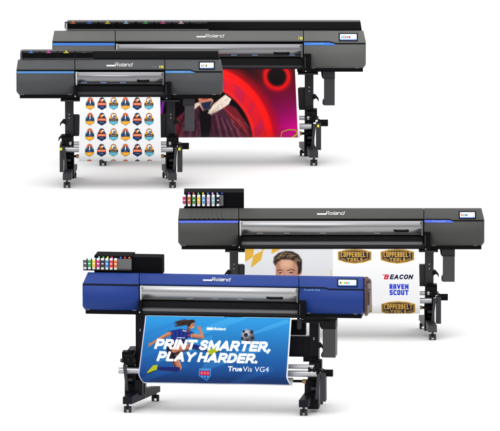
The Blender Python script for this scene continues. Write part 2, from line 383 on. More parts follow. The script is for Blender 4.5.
def leg(F, root, x0, sd, base, s, g, m, front=-2.3, rear=-9., low=0., motor=False, hooks=(68,), sticker=False):
    """x0: outer edge of the upright; sd: +1 right leg, -1 left leg; g: heights above the casters (px)"""
    mb = MB()
    def bx(a, b, h0, h1, d0, d1, mm=m, bev=.35):
        xa, xb = sorted((x0+sd*a*s, x0+sd*b*s)); F.box(mb, xa, xb, base-h1, base-h0, d0, d1, mm, bev)
    br = g['bracket']
    bx(-15, 4.5, br-1.8, br, .12, .5)                                            # bracket under the body
    bx(-8.5, 0, 16, br-1.5, .27, .40)                                             # upright
    bx(-14, -8.2, g['wide']-21*s, g['wide'], .30, .38)                            # gusset plate
    bx(-7.0+low, -1.5+low, 20, g['wide']-20, .2, .44)
    for hh in (br-18, g['wide']+1):                                                # bolt heads
        q = F.p(x0-sd*4.2*s, base-hh, .27); mb.cyl(q, (q[0], q[1]-.008*F.s, q[2]), .5*F.k, SILV, 10)
    bx(-8+low, 2+low, g['clamp']-12*s, g['clamp']-1.5*s, .14, .36, BLACK, .8)       # media clamp block
    bx(-6+low, 3.5+low, g['clamp']-7*s, g['clamp']+0.5*s, .16, .28, DEEP, .8)
    for a, r_ in ((-7.5, 2.6), (-3, 3.0), (2.5, 2.4)):
        xa = x0+sd*(a+low)*s; h = base-g['clamp']+7.5*s; F.tube(mb, xa-1.0, xa+1.3, h, .11, r_*s*.8, BLACK)
    xa = x0+sd*(4+low)*s; F.tube(mb, xa-1, xa+1, base-g['clamp']+7.3*s, .11, 1.7*s, GREYP)
    bx(-9+low, 1+low, 9, g['bar']-3*s, .17, .34, BLACK, .6)                       # lower column
    for _k in range(3):
        bx(-6+low, 0+low, g['bar']-(7+_k*5)*s, g['bar']-(9.5+_k*5)*s, .12, .2, (DEEP, CHAR, DEEP)[_k], .5)
    # foot beam, slanted between the two casters
    fz0, fz1 = 8*s*F.k, 14.5*s*F.k; w = 4.2*s*F.k
    A = F.p(x0+sd*(front)*s, base, 0); rb_ = base-10.6; B = F.p(x0+sd*rear*s, rb_, .66)
    xa, xb = A[0], B[0]; ya, yb = -.03*F.s, .70*F.s; xm = xa+(xb-xa)*.42; ym = .27*F.s
    def seg(x1, y1, x2, y2, h1, h2): mb.hexa([(x1-w, y1, fz0), (x1+w, y1, fz0), (x2+w, y2, fz0), (x2-w, y2, fz0), (x1-w, y1, h1), (x1+w, y1, h1), (x2+w, y2, h2), (x2-w, y2, h2)], m, .4*F.k)
    seg(xa, ya, xm, ym, fz1, fz1*1.25); seg(xm, ym-.002, xb, yb, fz1*1.2, fz1*.92)
    cx0, cx1 = sorted((float(F.X(x0+sd*(-8+low)*s, base, .2)), float(F.X(x0+sd*(0+low)*s, base, .2))))
    mb.box(min(cx0, xm-w), max(cx1, xm+w), .17*F.s, .38*F.s, fz1*.9, fz1*1.9, m, .4*F.k)
    L = mb.build('leg', root)
    caster(F, x0+sd*front*s, base, 0.0, L, s); caster(F, x0+sd*rear*s, rb_, .66, L, s)
    for h in hooks:
        hb = MB(); pts = [(-1, 5), (0, 6.5), (1.6, 6.8), (3.4, 4.6), (5, 2.6), (5.2, 0), (4.4, .2), (4, 1.6), (2.6, 3), (1.4, 2.6), (0, 1.8), (-1, 1.2)]
        o = low*.5 if h < 60 else 0
        P = [F.p(x0+sd*(a+o+(1.5 if h < 60 else 0))*s, base-(h+b-6)*s, .28) for a, b in pts]; hb.prism([(q[0], q[2]) for q in P], .25*F.s, .31*F.s, BLACK)
        if h < 60: F.box(hb, *sorted((x0+sd*(-3+o)*s, x0+sd*(2+o)*s)), base-(h-1)*s, base-(h-3.4)*s, .24, .3, BLACK)
        hb.build('hook', L)
    lv = MB()                                                                     # take-up lever with its housing
    b0 = g['bar']
    P0 = F.p(x0+sd*(1.2+low)*s, base-b0, .02); P1 = F.p(x0+sd*(-1.2+low)*s, base-b0+23*s, .05)
    wq = 1.15*s*F.k
    lv.hexa([(P1[0]-wq, P1[1], P1[2]), (P1[0]+wq, P1[1], P1[2]), (P1[0]+wq, P1[1]+.03, P1[2]), (P1[0]-wq, P1[1]+.03, P1[2]),
             (P0[0]-wq*1.3, P0[1], P0[2]), (P0[0]+wq*1.3, P0[1], P0[2]), (P0[0]+wq*1.3, P0[1]+.03, P0[2]), (P0[0]-wq*1.3, P0[1]+.03, P0[2])], CHAR, .3*F.k)
    if low < 8:
        xa, xb = sorted((x0+sd*(2.4+low)*s, x0+sd*(7.4+low)*s)) if motor else sorted((x0+sd*(1.6+low)*s, x0+sd*(5.4+low)*s))
        F.box(lv, xa, xb, base-b0-1, base-b0+25*s, .05, .17, CHAR, .5)
        if sticker: F.box(lv, (xa+xb)/2-1.6 if sd > 0 else xa+.2, (xa+xb)/2+.6 if sd > 0 else xa+2.6, base-b0+.6, base-b0+3.2, .045, .06, YEL, .1)
    lv.build('lever', L)
    if motor:
        mo = MB(); F.tube(mo, x0+sd*5.0*s+low, x0+sd*14*s+low, base-b0-1.2*s, .12, 3.3*s, DEEP); F.tube(mo, x0+sd*4*s+low, x0+sd*6*s+low, base-b0-1.2*s, .12, 3.9*s, BLACK)
        mo.build('takeup_motor', root)
    return L

def printer(c, label):
    F = c['F'] = Frame(c['xc'], c['base'], c.get('rot', 0.)); s = c.get('s', 1.)
    root = thing('large_format_printer', F, label, 'printer', 'large format printers standing on the white floor')
    rt, rl, rb = c['rt'], c['rl'], c['rb']; xl, xls, xrs, xr = c['xl'], c['xls'], c['xrs'], c['xr']; hood, body = c['hood'], c['body']
    tl, tr = c['topin']
    def ins(top):
        def f(r):
            if r < rl: return top*(rl-r)/(rl-rt)
            q = (r-rl)/(rb-rl); return .9*max(0, .25-q)*0+(3.0*((q-.86)/.14) if q > .86 else 0)
        return f
    # cabinets
    mb = MB(); shell(F, mb, c, xl, xls-.6, body, la=ins(tl)); LC = mb.build('left_cabinet', root)
    mb = MB(); strip(F, mb, c, [xl+.8, xls-.8], [rl-1.4]*2, [rl+.2]*2, DEEP); mb.build('black_line', LC)  # raised black strip, a line in the casing's own colour
    if c.get('blue'):
        mb = MB(); strip(F, mb, c, [xl+.7, xls-.8], [rl+.3]*2, [rl+.3+c['bw']]*2, c['blue']); mb.build('blue_stripe', LC)
    mb = MB(); shell(F, mb, c, xrs+.6, xr, body, lb=ins(tr)); RC = mb.build('right_cabinet', root)
    xa, xb = c['bend']; rdip = rl+c.get('dip', 1.6)
    mb = MB(); xs = [xrs+.8, xa, xa+(xb-xa)*.35, xa+(xb-xa)*.7, xb, xr-.9]; tp = [rl-1.6, rl-1.6, rl-1.0, rl-.1, rdip-1.4, rdip-1.4]
    strip(F, mb, c, xs, tp, [t+1.3 for t in tp], DEEP, n=4); mb.build('black_line', RC)  # same black line, stepping down towards the outer end
    if c.get('blue'):
        mb = MB(); strip(F, mb, c, [xrs+.9, xa, xa+(xb-xa)*.35, xa+(xb-xa)*.75], [rl-.25, rl-.25, rl+.35, rl+1.3], [rl+c['bw']]*4, c['blue']); mb.build('blue_stripe', RC)
    mb = MB(); letters(F, mb, c, c['tag'][0], *c['tag'][1:], mat('pale_blue_lettering', (120, 170, 225), .4), bold=-.005); mb.build('model_lettering', RC)
    # little feet screws under each cabinet
    # control panel
    a, b, t0, t1 = c['screen']
    mb = MB(); strip(F, mb, c, [a-1.3, b+1.3], [t0-.9]*2, [t1+.9]*2, DEEP, th=.008, n=4); SCN = mb.build('control_panel', RC)
    A = Art(a, b, t0, t1, 8); A.a[:] = (236, 240, 246); hh = t1-t0; ww = b-a
    A.poly([(a, t1-hh*.14), (b, t1-hh*.14), (b, t1+1), (a, t1+1)], (70, 120, 215)); A.poly([(a, t0-1), (b, t0-1), (b, t0+hh*.12), (a, t0+hh*.12)], (190, 205, 235))
    for k_, cc in enumerate(c['bars']):
        q = a+ww*(.07+.115*k_); A.poly([(q, t0+hh*.34), (q+ww*.1, t0+hh*.34), (q+ww*.1, t0+hh*.72), (q, t0+hh*.72)], cc)
    A.poly([(a+ww*.05, t0+hh*.2), (a+ww*.4, t0+hh*.2), (a+ww*.4, t0+hh*.26), (a+ww*.05, t0+hh*.26)], (120, 130, 150)); A.ell(b-ww*.1, t0+hh*.78, ww*.03, ww*.03, (90, 140, 220))
    for k_ in range(3): A.poly([(b-ww*.3, t0+hh*(.3+.16*k_)), (b-ww*.06, t0+hh*(.3+.16*k_)), (b-ww*.06, t0+hh*(.38+.16*k_)), (b-ww*.3, t0+hh*(.38+.16*k_))], (205, 212, 224))
    D = np.array([[dprof(c, r) for r in A.Y[:, 0]]]).T*np.ones((1, A.W))
    XYZ = np.stack([F.X(A.X, A.Y, D), (D-.0105)*F.s, F.Z(A.Y, D)], -1); o = grid_mesh('display', XYZ, A.a, M_DISPLAY); o.parent = SCN
    # top hood between the cabinets
    mb = MB(); shell(F, mb, c, xls+.1, xrs-.1, hood, r1=rl-1.1); H = mb.build('top_hood', root)
    mb = MB(); x0, x1, y0, y1 = c['logo']; wv = (x1-x0); stroke_letters(F, mb, c, 'Roland', x0+wv*.30, x1, y0, y1, .56, LETTER, shear=.3)
    strip(F, mb, c, [x0, x0+wv*.34], [y1-(y1-y0)*.42, y1-(y1-y0)*.42], [y1-(y1-y0)*.02]*2, LETTER, th=.004, n=1); mb.build('logo_lettering', H)
    if c.get('sticker'):
        x0, x1, y0, y1 = c['sticker']; mb = MB(); strip(F, mb, c, [x0, x1], [y0]*2, [y1]*2, YEL, n=1); strip(F, mb, c, [x0+.4, x0+1.7], [y0+.4]*2, [y1-.4]*2, DEEP, th=.0045, n=1); strip(F, mb, c, [x0+2.1, x1-.3], [y0+.5]*2, [y0+.8]*2, DEEP, th=.0045, n=1); strip(F, mb, c, [x0+2.1, x1-.5], [y0+1.2]*2, [y0+1.5]*2, DEEP, th=.0045, n=1); mb.build('warning_sticker', H)
        mb = MB(); strip(F, mb, c, [x0-8, x0-2.5], [y0+.8]*2, [y0+1.4]*2, GREYP, n=1); mb.build('small_print', H)
    # inner frame behind covers
    mb = MB(); F.box(mb, xls-.4, xrs+.4, rl-1.5, rb+c['ut'], .13, .60, DEEP, .2); F.box(mb, xl+3.5, xls+2, rb-.6, rb+c['ut'], .07, .58, DEEP, .4); F.box(mb, xrs-2, xr-3, rb-.6, rb+c['ut'], .07, .58, DEEP, .4)
    for a in (xls-.15, xrs+.15): F.box(mb, a-.5, a+.5, rt+3.4, rb, .2, .4, DEEP, 0)
    mb.build('chassis', root)
    # screws and feet on the cabinets' lower edge
    for cabn, xx in ((LC, (xl+6, xls-5)), (RC, (xrs+10, xr-9))):
        for a in xx:
            mb = MB(); F.box(mb, a-1.9, a+1.9, rb-1.7, rb-.6, dprof(c, rb-1.2)-.004, .09, GREYP, .25); mb.build('latch', cabn)
    # silver front cover
    s0, s1 = c['silver']; mb = MB(); rings = []
    prof = []
    for k_ in range(11):
        q = k_/10; r = s0+(s1-s0)*q; d = .08-.045*math.sin(math.pi*min(1, q*.93+.08))**.85; prof.append((d, r))
    c['sprof'] = prof
    for x in (xls+.6, xls+1.2, xrs-1.6, xrs-1.0):
        e = .006 if x in (xls+.6, xrs-1.0) else 0
        rings.append([(float(F.X(x, r, d)), (d+e)*F.s, float(F.Z(r, d))) for d, r in prof]+[(float(F.X(x, s1, .1)), .11*F.s, float(F.Z(s1, .1))), (float(F.X(x, s0, .1)), .11*F.s, float(F.Z(s0, .1)))])
    mb.loft(rings, COVER if 'rot' in c else (COVERC if not c.get('sticker') else COVERB)); SV = mb.build('front_cover', root)
    sd_ = lambda r: float(np.interp(r, [p_[1] for p_ in prof], [p_[0] for p_ in prof]))
    hx0, hx1, hr = c['handle']; mb = MB()
    F.box(mb, hx0, hx0+2.4, hr-.9, hr+.6, sd_(hr)-.016, sd_(hr)+.02, DEEP, .3); F.box(mb, hx1-2.4, hx1, hr-.9, hr+.6, sd_(hr)-.016, sd_(hr)+.02, DEEP, .3)
    F.box(mb, hx0+1.0, hx1-1.0, hr-.2, hr+1.0, sd_(hr)-.018, sd_(hr)+.01, DEEP, .3); mb.build('handle', SV)
    for xx in c['marks']:                                   # small printed marks along the cover's lower edge
        mb = MB(); r = s1-2.0; F.box(mb, xx-3, xx+3, r-.35, r+.35, sd_(r)-.0035, sd_(r)+.006, c['markmat'], 0); mb.build('guide_mark', SV)
    mb = MB(); w_ = (xrs-xls)
    F.box(mb, xls+1.5, xrs-1.5, s1-1.15, s1-.8, sd_(s1-1)-.003, sd_(s1-1)+.006, GREYP, 0); mb.build('trim_line', SV)
    for a in (xls+.5, xrs-2.2):
        mb = MB(); F.box(mb, a, a+1.7, s0+.5, s1+.6, .035, .11, LIGHTP if a < xls+2 else GREYP, .4); mb.build('end_bracket', SV)
    # dark slot and media guide
    g0, g1 = c['guide']; mb = MB(); rings = []
    pr = []
    n = 14
    for k_ in range(n+1):
        q = k_/n; r = s1+.8+(g1-s1-.8)*q
        d = .10-.02*q if r < g0 else .078-.062*math.sin(math.pi*.5*min(1, (r-g0)/(g1-g0)*1.4))+(.02*max(0, (r-g0)/(g1-g0)-.7)/.3)
        pr.append((d, r))
    for x in (xls+1.0, xrs-.4): rings.append([(float(F.X(x, r, d)), d*F.s, float(F.Z(r, d))) for d, r in pr]+[(float(F.X(x, g1, .14)), .145*F.s, float(F.Z(g1, .02))), (float(F.X(x, s1, .14)), .145*F.s, float(F.Z(s1, .145)))])
    mb.loft(rings, BLACK); mb.build('media_guide', root)
    mb = MB(); gd = float(np.interp(g0+.5, [p_[1] for p_ in pr], [p_[0] for p_ in pr]))
    F.box(mb, xls+1.4, xrs-1, g0-.1, g0+max(1.2, (g1-g0)*.42), gd-.034, gd+.03, GREYP if c['gband'] else CHAR, .4); mb.build('guide_rail', root)
    # stepped black block at the right cabinet's inner corner
    a, b, r0, r1 = c['step']; mb = MB(); F.box(mb, a, b, r0, r1+2.2, -.012, .1, DEEP, .4); F.box(mb, a-1.5, a+1.5, r1-4, r1+1.5, .0, .1, BLACK, .3)
    q = F.p(a+1.8, r1+1.2, -.014); mb.cyl(q, (q[0], q[1]-.006, q[2]), .55*F.k, LIGHTP, 10); F.box(mb, a+.8, a+1.6, r0+3, r1-2, -.02, 0, CHAR, .1)
    mb.build('hinge_block', root)
    a = xls; mb = MB(); F.box(mb, a-1.0, a+2.6, s1+1, rb+c['ut']+.3, -.005, .1, DEEP, .4); q = F.p(a-.6+.8, rb+.6, -.006); mb.cyl(q, (q[0], q[1]-.006, q[2]), .7*F.k, LIGHTP, 10); mb.build('hinge_block', root)
    # drain bottle housing that hangs under the right cabinet
    a, b, r0, r1 = c['duct']; mb = MB(); hb = r0+(r1-r0)*.22
    F.box(mb, a, b, r0, hb, .14, .34, CHAR if c['legm'] is not CHARB else BLACK, .5); F.box(mb, a+1.6, b-.2, hb-.2, r1, .12, .32, c['ductm'], .6)
    P = [F.p(x, r, .15) for x, r in ((a+1.8, r1-5), (a+.2, r1-4), (a-.1, r1-1.6), (a+1.8, r1))]; mb.prism([(q[0], q[2]) for q in P], .14*F.s, .3*F.s, c['ductm'])
    P = [F.p(x, r, .15) for x, r in ((a-1.6, r0), (a+.3, r0), (a+.3, hb-1.0), (a-.9, hb-2))]; mb.prism([(q[0], q[2]) for q in P], .15*F.s, .33*F.s, DEEP)
    mb.build('drain_bottle', root)
    # legs
    g = c['g']
    leg(F, root, c['legl'], -1, c['base']+c.get('dbl', 0), s, g, c['legm'], *c['footl'], low=c.get('lowl', 0), hooks=c.get('hookl', (68, 53)), sticker='sticker' in c)
    leg(F, root, c['legr'], 1, c['base']+c.get('dbr', 0), s, g, c['legm'], *c['footr'], low=c.get('lowr', 0), motor=True, sticker='sticker' in c)
    base = c['base']
    mb = MB(); F.box(mb, c['legl']+8*s, c['legr']-8*s, base-g['wide']+.5, base-g['wide']+19*s, .31, .37, c['legm'], .3); mb.build('cross_beam', root)
    mb = MB(); h = base-g['clamp']+7.5*s; F.tube(mb, c['legl']+4*s, c['legr']-4*s, h, .13, 2.1*s, TUBE); mb.build('feed_roller', root)
    mb = MB(); h = base-g['bar']+2.2*s; F.tube(mb, c['legl']-c['barx'], c['legr']-2*s, h, .12, 2.9*s, TUBE); tb = mb.build('takeup_bar', root)
    mb = MB()
    for a in (c['legl']+13*s, c['legr']-13*s): F.tube(mb, a-1.8, a+1.8, base-g['bar']+9*s, .16, 2.0*s, CARD)
    F.tube(mb, c['legl']+4, c['legr']-4, base-g['bar']+9*s, .16, 1.3*s, BLACK); mb.build('core_shaft', tb)
    return root

def tray(F, root, c, xa, xb, r0, r1, bays, d0=.24, d1=.5):
    """long black ink tray on the back of the hood with a row of cartridge bays"""
    mb = MB(); m = 1.2
    zb = float(F.Z(r1+1.5, d0))-.03; z1 = float(F.Z(r0+1.2, d0)); z2 = float(F.Z(r0, d0))
    X = lambda x, r=r0: float(F.X(x, r, d0))
    mb.hexa([(X(xa), d0*F.s, zb), (X(xb+1.6), d0*F.s, zb), (X(xb+1.6), d1*F.s, zb), (X(xa), d1*F.s, zb), (X(xa+1.8), d0*F.s, z1), (X(xb-.4), d0*F.s, z1), (X(xb-.4), d1*F.s, z1-.02), (X(xa+1.8), d1*F.s, z1-.02)], GLOSS, .5*F.k)
    T = mb.build('ink_tray', root)
    mb = MB(); F.box(mb, xa+.4, xa+2.1, r0+2.9, r1+1.5, d0-.02, d0+.2, LIGHTP if c['lightside'] else GREYP, .3); mb.build('side_plate', T)
    mb = MB(); F.box(mb, xa+2, bays[-1][0]+9.5, r1-2.2, r1-.7, d0-.02, d0+.02, GREYP if c['lightside'] else CHAR, .3); mb.build('tray_ledge', T)
    for i, (x, col) in enumerate(bays):
        mb = MB(); p = c['pitch']
        F.box(mb, x-p*.46, x+p*.46, r0+3.1, r1-2.6, d0-.012, d0+.02, DEEP, .3)
        F.box(mb, x-p*.46, x+p*.46, r0+1.6, r0+2.9, d0-.008, d0+.02, CHAR, .2)
        cm = mat('ink_tab_%d_%d_%d' % col, tuple(v*.8 for v in col), .4)
        P = [F.p(a, r, d0) for a, r in ((x-2.6, r0+3.0), (x-2.6, r0+2.5), (x-1.1, r0+2.1), (x-.8, r0+.9), (x+.8, r0+.9), (x+1.1, r0+2.1), (x+2.6, r0+2.5), (x+2.6, r0+3.0))]
        mb.prism([(q[0], q[2]) for q in P], (d0-.02)*F.s, (d0+.01)*F.s, cm); mb.build('ink_bay', T)

def rack(F, root, xa, xb, r0, r1, d0, d1, pouches, pr0, pr1, pw, dots, dr, grey, chamfer=0):
    """black ink rack with upright coloured pouches on its front"""
    mb = MB(); zb = float(F.Z(r1+2, d0))-.03
    X = lambda x: float(F.X(x, r0, d0))
    F.box(mb, xa, xb-chamfer, r0, r1+2, d0, d1, RACKM, .5)
    if chamfer: F.box(mb, xb-chamfer-.5, xb, r0+.7, r1+2, d0+.02, d1-.03, RACKM, 1.4)
    R = mb.build('ink_rack', root)
    mb = MB(); F.box(mb, grey[0], grey[1], pr0+.3, pr1-.3, d0-.03, d0+.01, GREYP, .3); mb.build('rack_plate', R)
    for x, col in pouches:
        mb = MB(); cm = mat('ink_%d_%d_%d' % col, tuple(v*.88 for v in col), .35); h = pr1-pr0
        F.box(mb, x-pw/2, x+pw/2, pr0+h*.16, pr1-h*.22, d0-.045, d0+.005, cm, .35); F.box(mb, x-pw*.42, x+pw*.42, pr1-h*.24, pr1, d0-.04, d0+.005, WHITEP, .3)
        F.box(mb, x-pw*.42, x+pw*.42, pr0, pr0+h*.18, d0-.04, d0+.005, WHITEP, .3); F.box(mb, x-pw*.3, x+pw*.34, pr0+h*.42, pr0+h*.5, d0-.047, d0-.04, WHITEP, 0); F.box(mb, x+pw*.5, x+pw*.5+.5, pr0, pr1, d0-.03, d0+.005, GREYP, .1); mb.build('ink_pouch', R)
    for x, col in dots:
        mb = MB(); F.box(mb, x-.75, x+.75, dr-.75, dr+.75, d0-.014, d0+.004, mat('ink_%d_%d_%d' % col, col, .35), .2); mb.build('colour_tab', R)

def sheet(name, F, c, art, tl, tr, bl, br, r0, r1, label, group, bulge=.05, back=10, curl=0., tone=.78):
    """printed sheet hanging from the guide, curving back under to the take-up tube"""
    n = art.H; res = art.res; rows = art.Y[:, 0]; q = (rows-r0)/(r1-r0)
    d = .02-.07*(1-np.exp(-5*np.clip(q, 0, 1)))-bulge*np.sin(np.clip(q, 0, 1)*math.pi*.62)
    cv = np.clip((q-.86)/.14, 0, 1); d = d+.13*(1-np.sqrt(np.clip(1-cv**2, 0, 1)))
    u = (art.X[0]-art.x0)/(art.X[0, -1]-art.x0)
    xl_ = tl+(bl-tl)*np.clip(q, 0, 1)**1.0; xr_ = tr+(br-tr)*np.clip(q, 0, 1)**1.0
    xl_ = xl_+curl*cv**1.6*1.3; xr_ = xr_+curl*cv**1.6
    PX = xl_[:, None]+(xr_-xl_)[:, None]*u[None, :]; D = d[:, None]*np.ones_like(PX); R = rows[:, None]*np.ones_like(PX)
    wav = .004*np.sin(PX*.09+R*.06)*np.clip(q, 0, 1)[:, None]+.003*np.sin(PX*.043+1.3+R*.02)*np.clip(q*2, 0, 1)[:, None]
    front = np.stack([F.X(PX, R, D), (D+wav)*F.s, F.Z(R, D)], -1); col = art.a
    ys, zs = [], []
    yb, zb = d[-1]*F.s, float(F.Z(r1, d[-1])); ty, tz = .16*F.s, float(F.Z(r1-(6 if r1 < 330 else 8), .16))
    bk = []
    for k in range(1, back+1):
        t = k/back; bk.append(np.stack([front[-1, :, 0], np.full(art.W, yb+(ty-yb)*t), np.full(art.W, zb+(tz-zb)*t*t)], -1))
    XYZ = np.concatenate([front, np.array(bk)], 0); rgb = np.concatenate([col, np.ones((back, art.W, 3))*240.], 0)
    o = grid_mesh(name, XYZ, rgb, M_PRINT, tone); o.location = F.root; o.rotation_euler = (0, 0, F.rot)
    o['label'] = label; o['category'] = 'print'; o['group'] = group
    return o

# ------------------------------------------------------------------ the setting
mb = MB(); mb.box(-400, 400, -400, 700, -.5, 0, mat('white_studio_floor', (225, 225, 225), .9, noise=.0, spec=0.0))
fl = mb.build('floor'); fl['kind'] = 'structure'; fl['label'] = 'seamless white studio floor'

BLUE_A = mat('bright_blue_trim', (0, 104, 196), .4); BLUE_B = mat('sky_blue_trim', (42, 112, 172), .4); BLUE_C = mat('royal_blue_trim', (44, 76, 200), .4)
PA = mat('grey_green_metallic', (90, 91, 89), .42, metal=.12, bump=.25, spec=.14); PB = mat('slate_grey_metallic', (68, 69, 71), .42, metal=.12, bump=.25, spec=.14)
PC = mat('graphite_metallic', (66, 66, 64), .42, metal=.12, bump=.25, spec=.14)
PD = mat('blue_metallic', (29, 53, 118), .4, metal=.12, bump=.25, spec=.14)
MARKB = mat('blue_mark', (110, 140, 190), .5); MARKG = mat('grey_mark', (130, 130, 132), .5)
SB = [(30, 150, 235), (225, 40, 140), (245, 215, 40), (25, 25, 25)]

# ---- A: wide grey printer at the back
A_ = dict(xc=208.5, base=165.6, xl=52, xls=115.5, xrs=303.2, xr=366, rt=30.8, rl=42.6, rb=69, ut=2.8, topin=(2.2, 2.6), hood=PA, body=PA, blue=BLUE_A, bw=2.5,
    bend=(329, 337), screen=(340, 356.6, 33.8, 39.8), bars=[(40, 160, 230), (240, 90, 50), (60, 160, 80), (215, 60, 150), (60, 60, 60)], tag=('TrueVIS', 311, 324, 42.9, 44.2),
    logo=(196.5, 224.5, 34, 37.4), sticker=(298.6, 302.4, 37, 39.2), silver=(43.8, 57), handle=(274, 290, 53.6), marks=(234, 255, 292), markmat=MARKB,
    guide=(66, 69.6), gband=False, step=(304, 311, 54, 70), duct=(322.5, 335, 71.5, 105.5), ductm=mat('dark_grey_housing', (58, 57, 59), .5, bump=.1, spec=.15), legm=CHAR, s=1.04,
    g=dict(bracket=92.6, wide=77.5, clamp=55.5, bar=41.5), legl=103.5, legr=313.5, footl=(0.5, -9.5), footr=(0.3, -9.8), barx=-2, lightside=True, pitch=18.1)
rA = printer(A_, 'widest grey printer, at the back, with a red and magenta print')
tray(A_['F'], rA, A_, 65.2, 361, 20.4, 31.2, [(73, (235, 120, 50)), (89.4, (60, 120, 210)), (107.6, (235, 215, 40)), (126, (150, 205, 225)), (145.5, (60, 180, 90)), (163, (230, 80, 150)), (181, (240, 190, 195)), (199, (50, 50, 52))])
# ---- B: small grey printer in front of it
B_ = dict(xc=119.6, base=187.8, xl=16.2, xls=75, xrs=164.6, xr=223, rt=59.8, rl=70.9, rb=95.6, ut=2.8, topin=(1.6, 2.2), hood=PB, body=PB, blue=BLUE_B, bw=2.1,
    bend=(190, 196), screen=(200, 213.6, 62.4, 68.2), bars=SB, tag=('TrueVIS', 173, 185, 71.1, 72.3),
    logo=(106.5, 133, 62.6, 66.4), sticker=(159.3, 163.3, 65.8, 67.8), silver=(71.8, 84.6), handle=(137, 149.5, 81.2), marks=(84, 103.5, 123), markmat=MARKB,
    guide=(92.6, 97), gband=False, step=(164.8, 171, 82, 97), duct=(183, 194.6, 98.6, 131), ductm=mat('grey_housing', (64, 63, 67), .5, bump=.1, spec=.15), legm=CHAR, s=1.,
    g=dict(bracket=88, wide=72.6, clamp=51.8, bar=40.6), legl=65, legr=175, footl=(-2.0, -8.), footr=(-2.4, -9.2), barx=2, lightside=False, pitch=17.7)
rB = printer(B_, 'smallest grey printer, with a sheet of badge stickers, in front of the widest one')
tray(B_['F'], rB, B_, 19.6, 218.4, 49.8, 60.2, [(31, (75, 130, 215)), (48.6, (225, 70, 160)), (66.2, (235, 220, 50)), (84.2, (50, 50, 52))])
# ---- C: graphite printer on the right
C_ = dict(xc=330.5, base=340, xl=178, xls=239, xrs=423.6, xr=484.5, rt=208.4, rl=220.3, rb=246.6, ut=2.9, topin=(1.2, 3), hood=PC, body=PC, blue=BLUE_C, bw=2.2,
    bend=(449, 455), screen=(460, 474.8, 212, 217.6), bars=[(225, 50, 40), (60, 170, 70), (40, 110, 210), (60, 60, 60)], tag=('TrueVIS', 432, 445, 220.6, 222), dip=1.0,
    logo=(317, 345, 211.2, 214.8), silver=(220.8, 235.2), handle=(394, 409, 231.2), marks=(260, 287, 323, 377), markmat=MARKG,
    guide=(242.4, 249), gband=True, step=(424, 430.4, 232.4, 248), duct=(441.5, 455, 249.4, 282), ductm=mat('black_housing', (50, 50, 51), .5, bump=.1), legm=mat('dark_steel', (48, 48, 49), .5, bump=.15), s=1.02,
    g=dict(bracket=89.4, wide=75, clamp=54.4, bar=41.6), legl=229.6, legr=433.6, footl=(-2.0, -9), footr=(-1.0, -10.4), barx=1, lightside=False, pitch=1)
rC = printer(C_, 'graphite printer at the right with ink rack on its left end, behind the blue one')
PK = [(200, 30, 110), (205, 110, 40), (70, 150, 60), (240, 205, 40), (110, 165, 225), (220, 180, 205), (160, 200, 215), (30, 30, 32)]
DK = [(190, 50, 190), (230, 90, 50), (60, 180, 90), (240, 215, 50), (60, 110, 230), (225, 170, 220), (120, 160, 235), (60, 60, 190)]
rack(C_['F'], rC, 184, 244, 192.4, 208, .24, .5, [(184.2+4.82*i, PK[i]) for i in range(8)], 195.2, 206.2, 3.2, [(188.8+4.75*i, DK[i]) for i in range(8)], 193.4+.2, None or (219.6, 223.4))
mb = MB()
for i in range(8): strip(C_['F'], mb, C_, [189.5+4.7*i, 191.2+4.7*i], [209.6]*2, [218.2]*2, PC, th=.012, n=3)
mb.build('ridge_panel', rC)
# ---- D: blue printer in front
D_ = dict(xc=224, base=414.2, rot=math.radians(-6.), xl=82, xls=139.4, xrs=298.6, xr=364.4, rt=274.8, rl=287.2, rb=313, ut=3.2, topin=(5.5, 1.0), hood=PD, body=PD, bw=2.,
    bend=(325, 331), screen=(338.6, 356.4, 277.6, 283.6), bars=[(60, 60, 60), (240, 210, 50), (60, 170, 70), (225, 50, 40), (40, 150, 220)], tag=('TrueVIS VG4', 304, 320, 287.8, 289.3), dip=1.0,
    logo=(203, 231, 277.7, 281.2), silver=(287, 301), handle=(266.5, 283, 297.6), marks=(190, 215, 240), markmat=MARKG,
    guide=(310, 316.8), gband=True, step=(298.5, 305.4, 299.5, 316), duct=(321, 335.6, 319.5, 356), ductm=mat('charcoal_housing', (44, 43, 44), .5, bump=.1), legm=CHARB, s=1.1,
    g=dict(bracket=97, wide=79.5, clamp=57, bar=44.2), legl=135.6, legr=318.6, footl=(7.2, -18.), footr=(-13.6, 0.6), dbl=-3.0, dbr=2.6, lowl=9, lowr=-1.0, barx=17, lightside=False, pitch=1, hookl=())
rD = printer(D_, 'blue large format printer in front with a blue sports poster and copper brown right end')
FD = D_['F']
mb = MB()
def insD(r): return 1.0 if r < 277 else (1.6 if r > 312 else 0)
shell(FD, mb, D_, 364.45, 367.9, COPPER, lb=lambda r: 0.4, r1=313.6); cp = mb.build('side_panel', rD)
mb = MB(); x = float(FD.X(368.0, 295, .02)); mb.box(x-.03, x+.006, .12, .34, float(FD.Z(303.5, .1)), float(FD.Z(290, .1)), COPPER, .016); mb.build('side_grip', cp)
mb = MB(); q = FD.p(368.1, 279.5, .05); mb.cyl((q[0]-.02, q[1]+.05, q[2]), (q[0]+.018, q[1]+.05, q[2]), .02, COPPER, 16); mb.build('side_knob', cp)
PD_ = [(75, 75, 78), (30, 160, 80), (235, 205, 40), (225, 50, 130), (35, 35, 38), (50, 140, 220), (225, 45, 50), (230, 110, 35)]
DD = [(120, 200, 180), (60, 180, 90), (240, 215, 50), (220, 50, 130), (0, 0, 0), (50, 120, 220), (225, 60, 60), (235, 120, 50)]
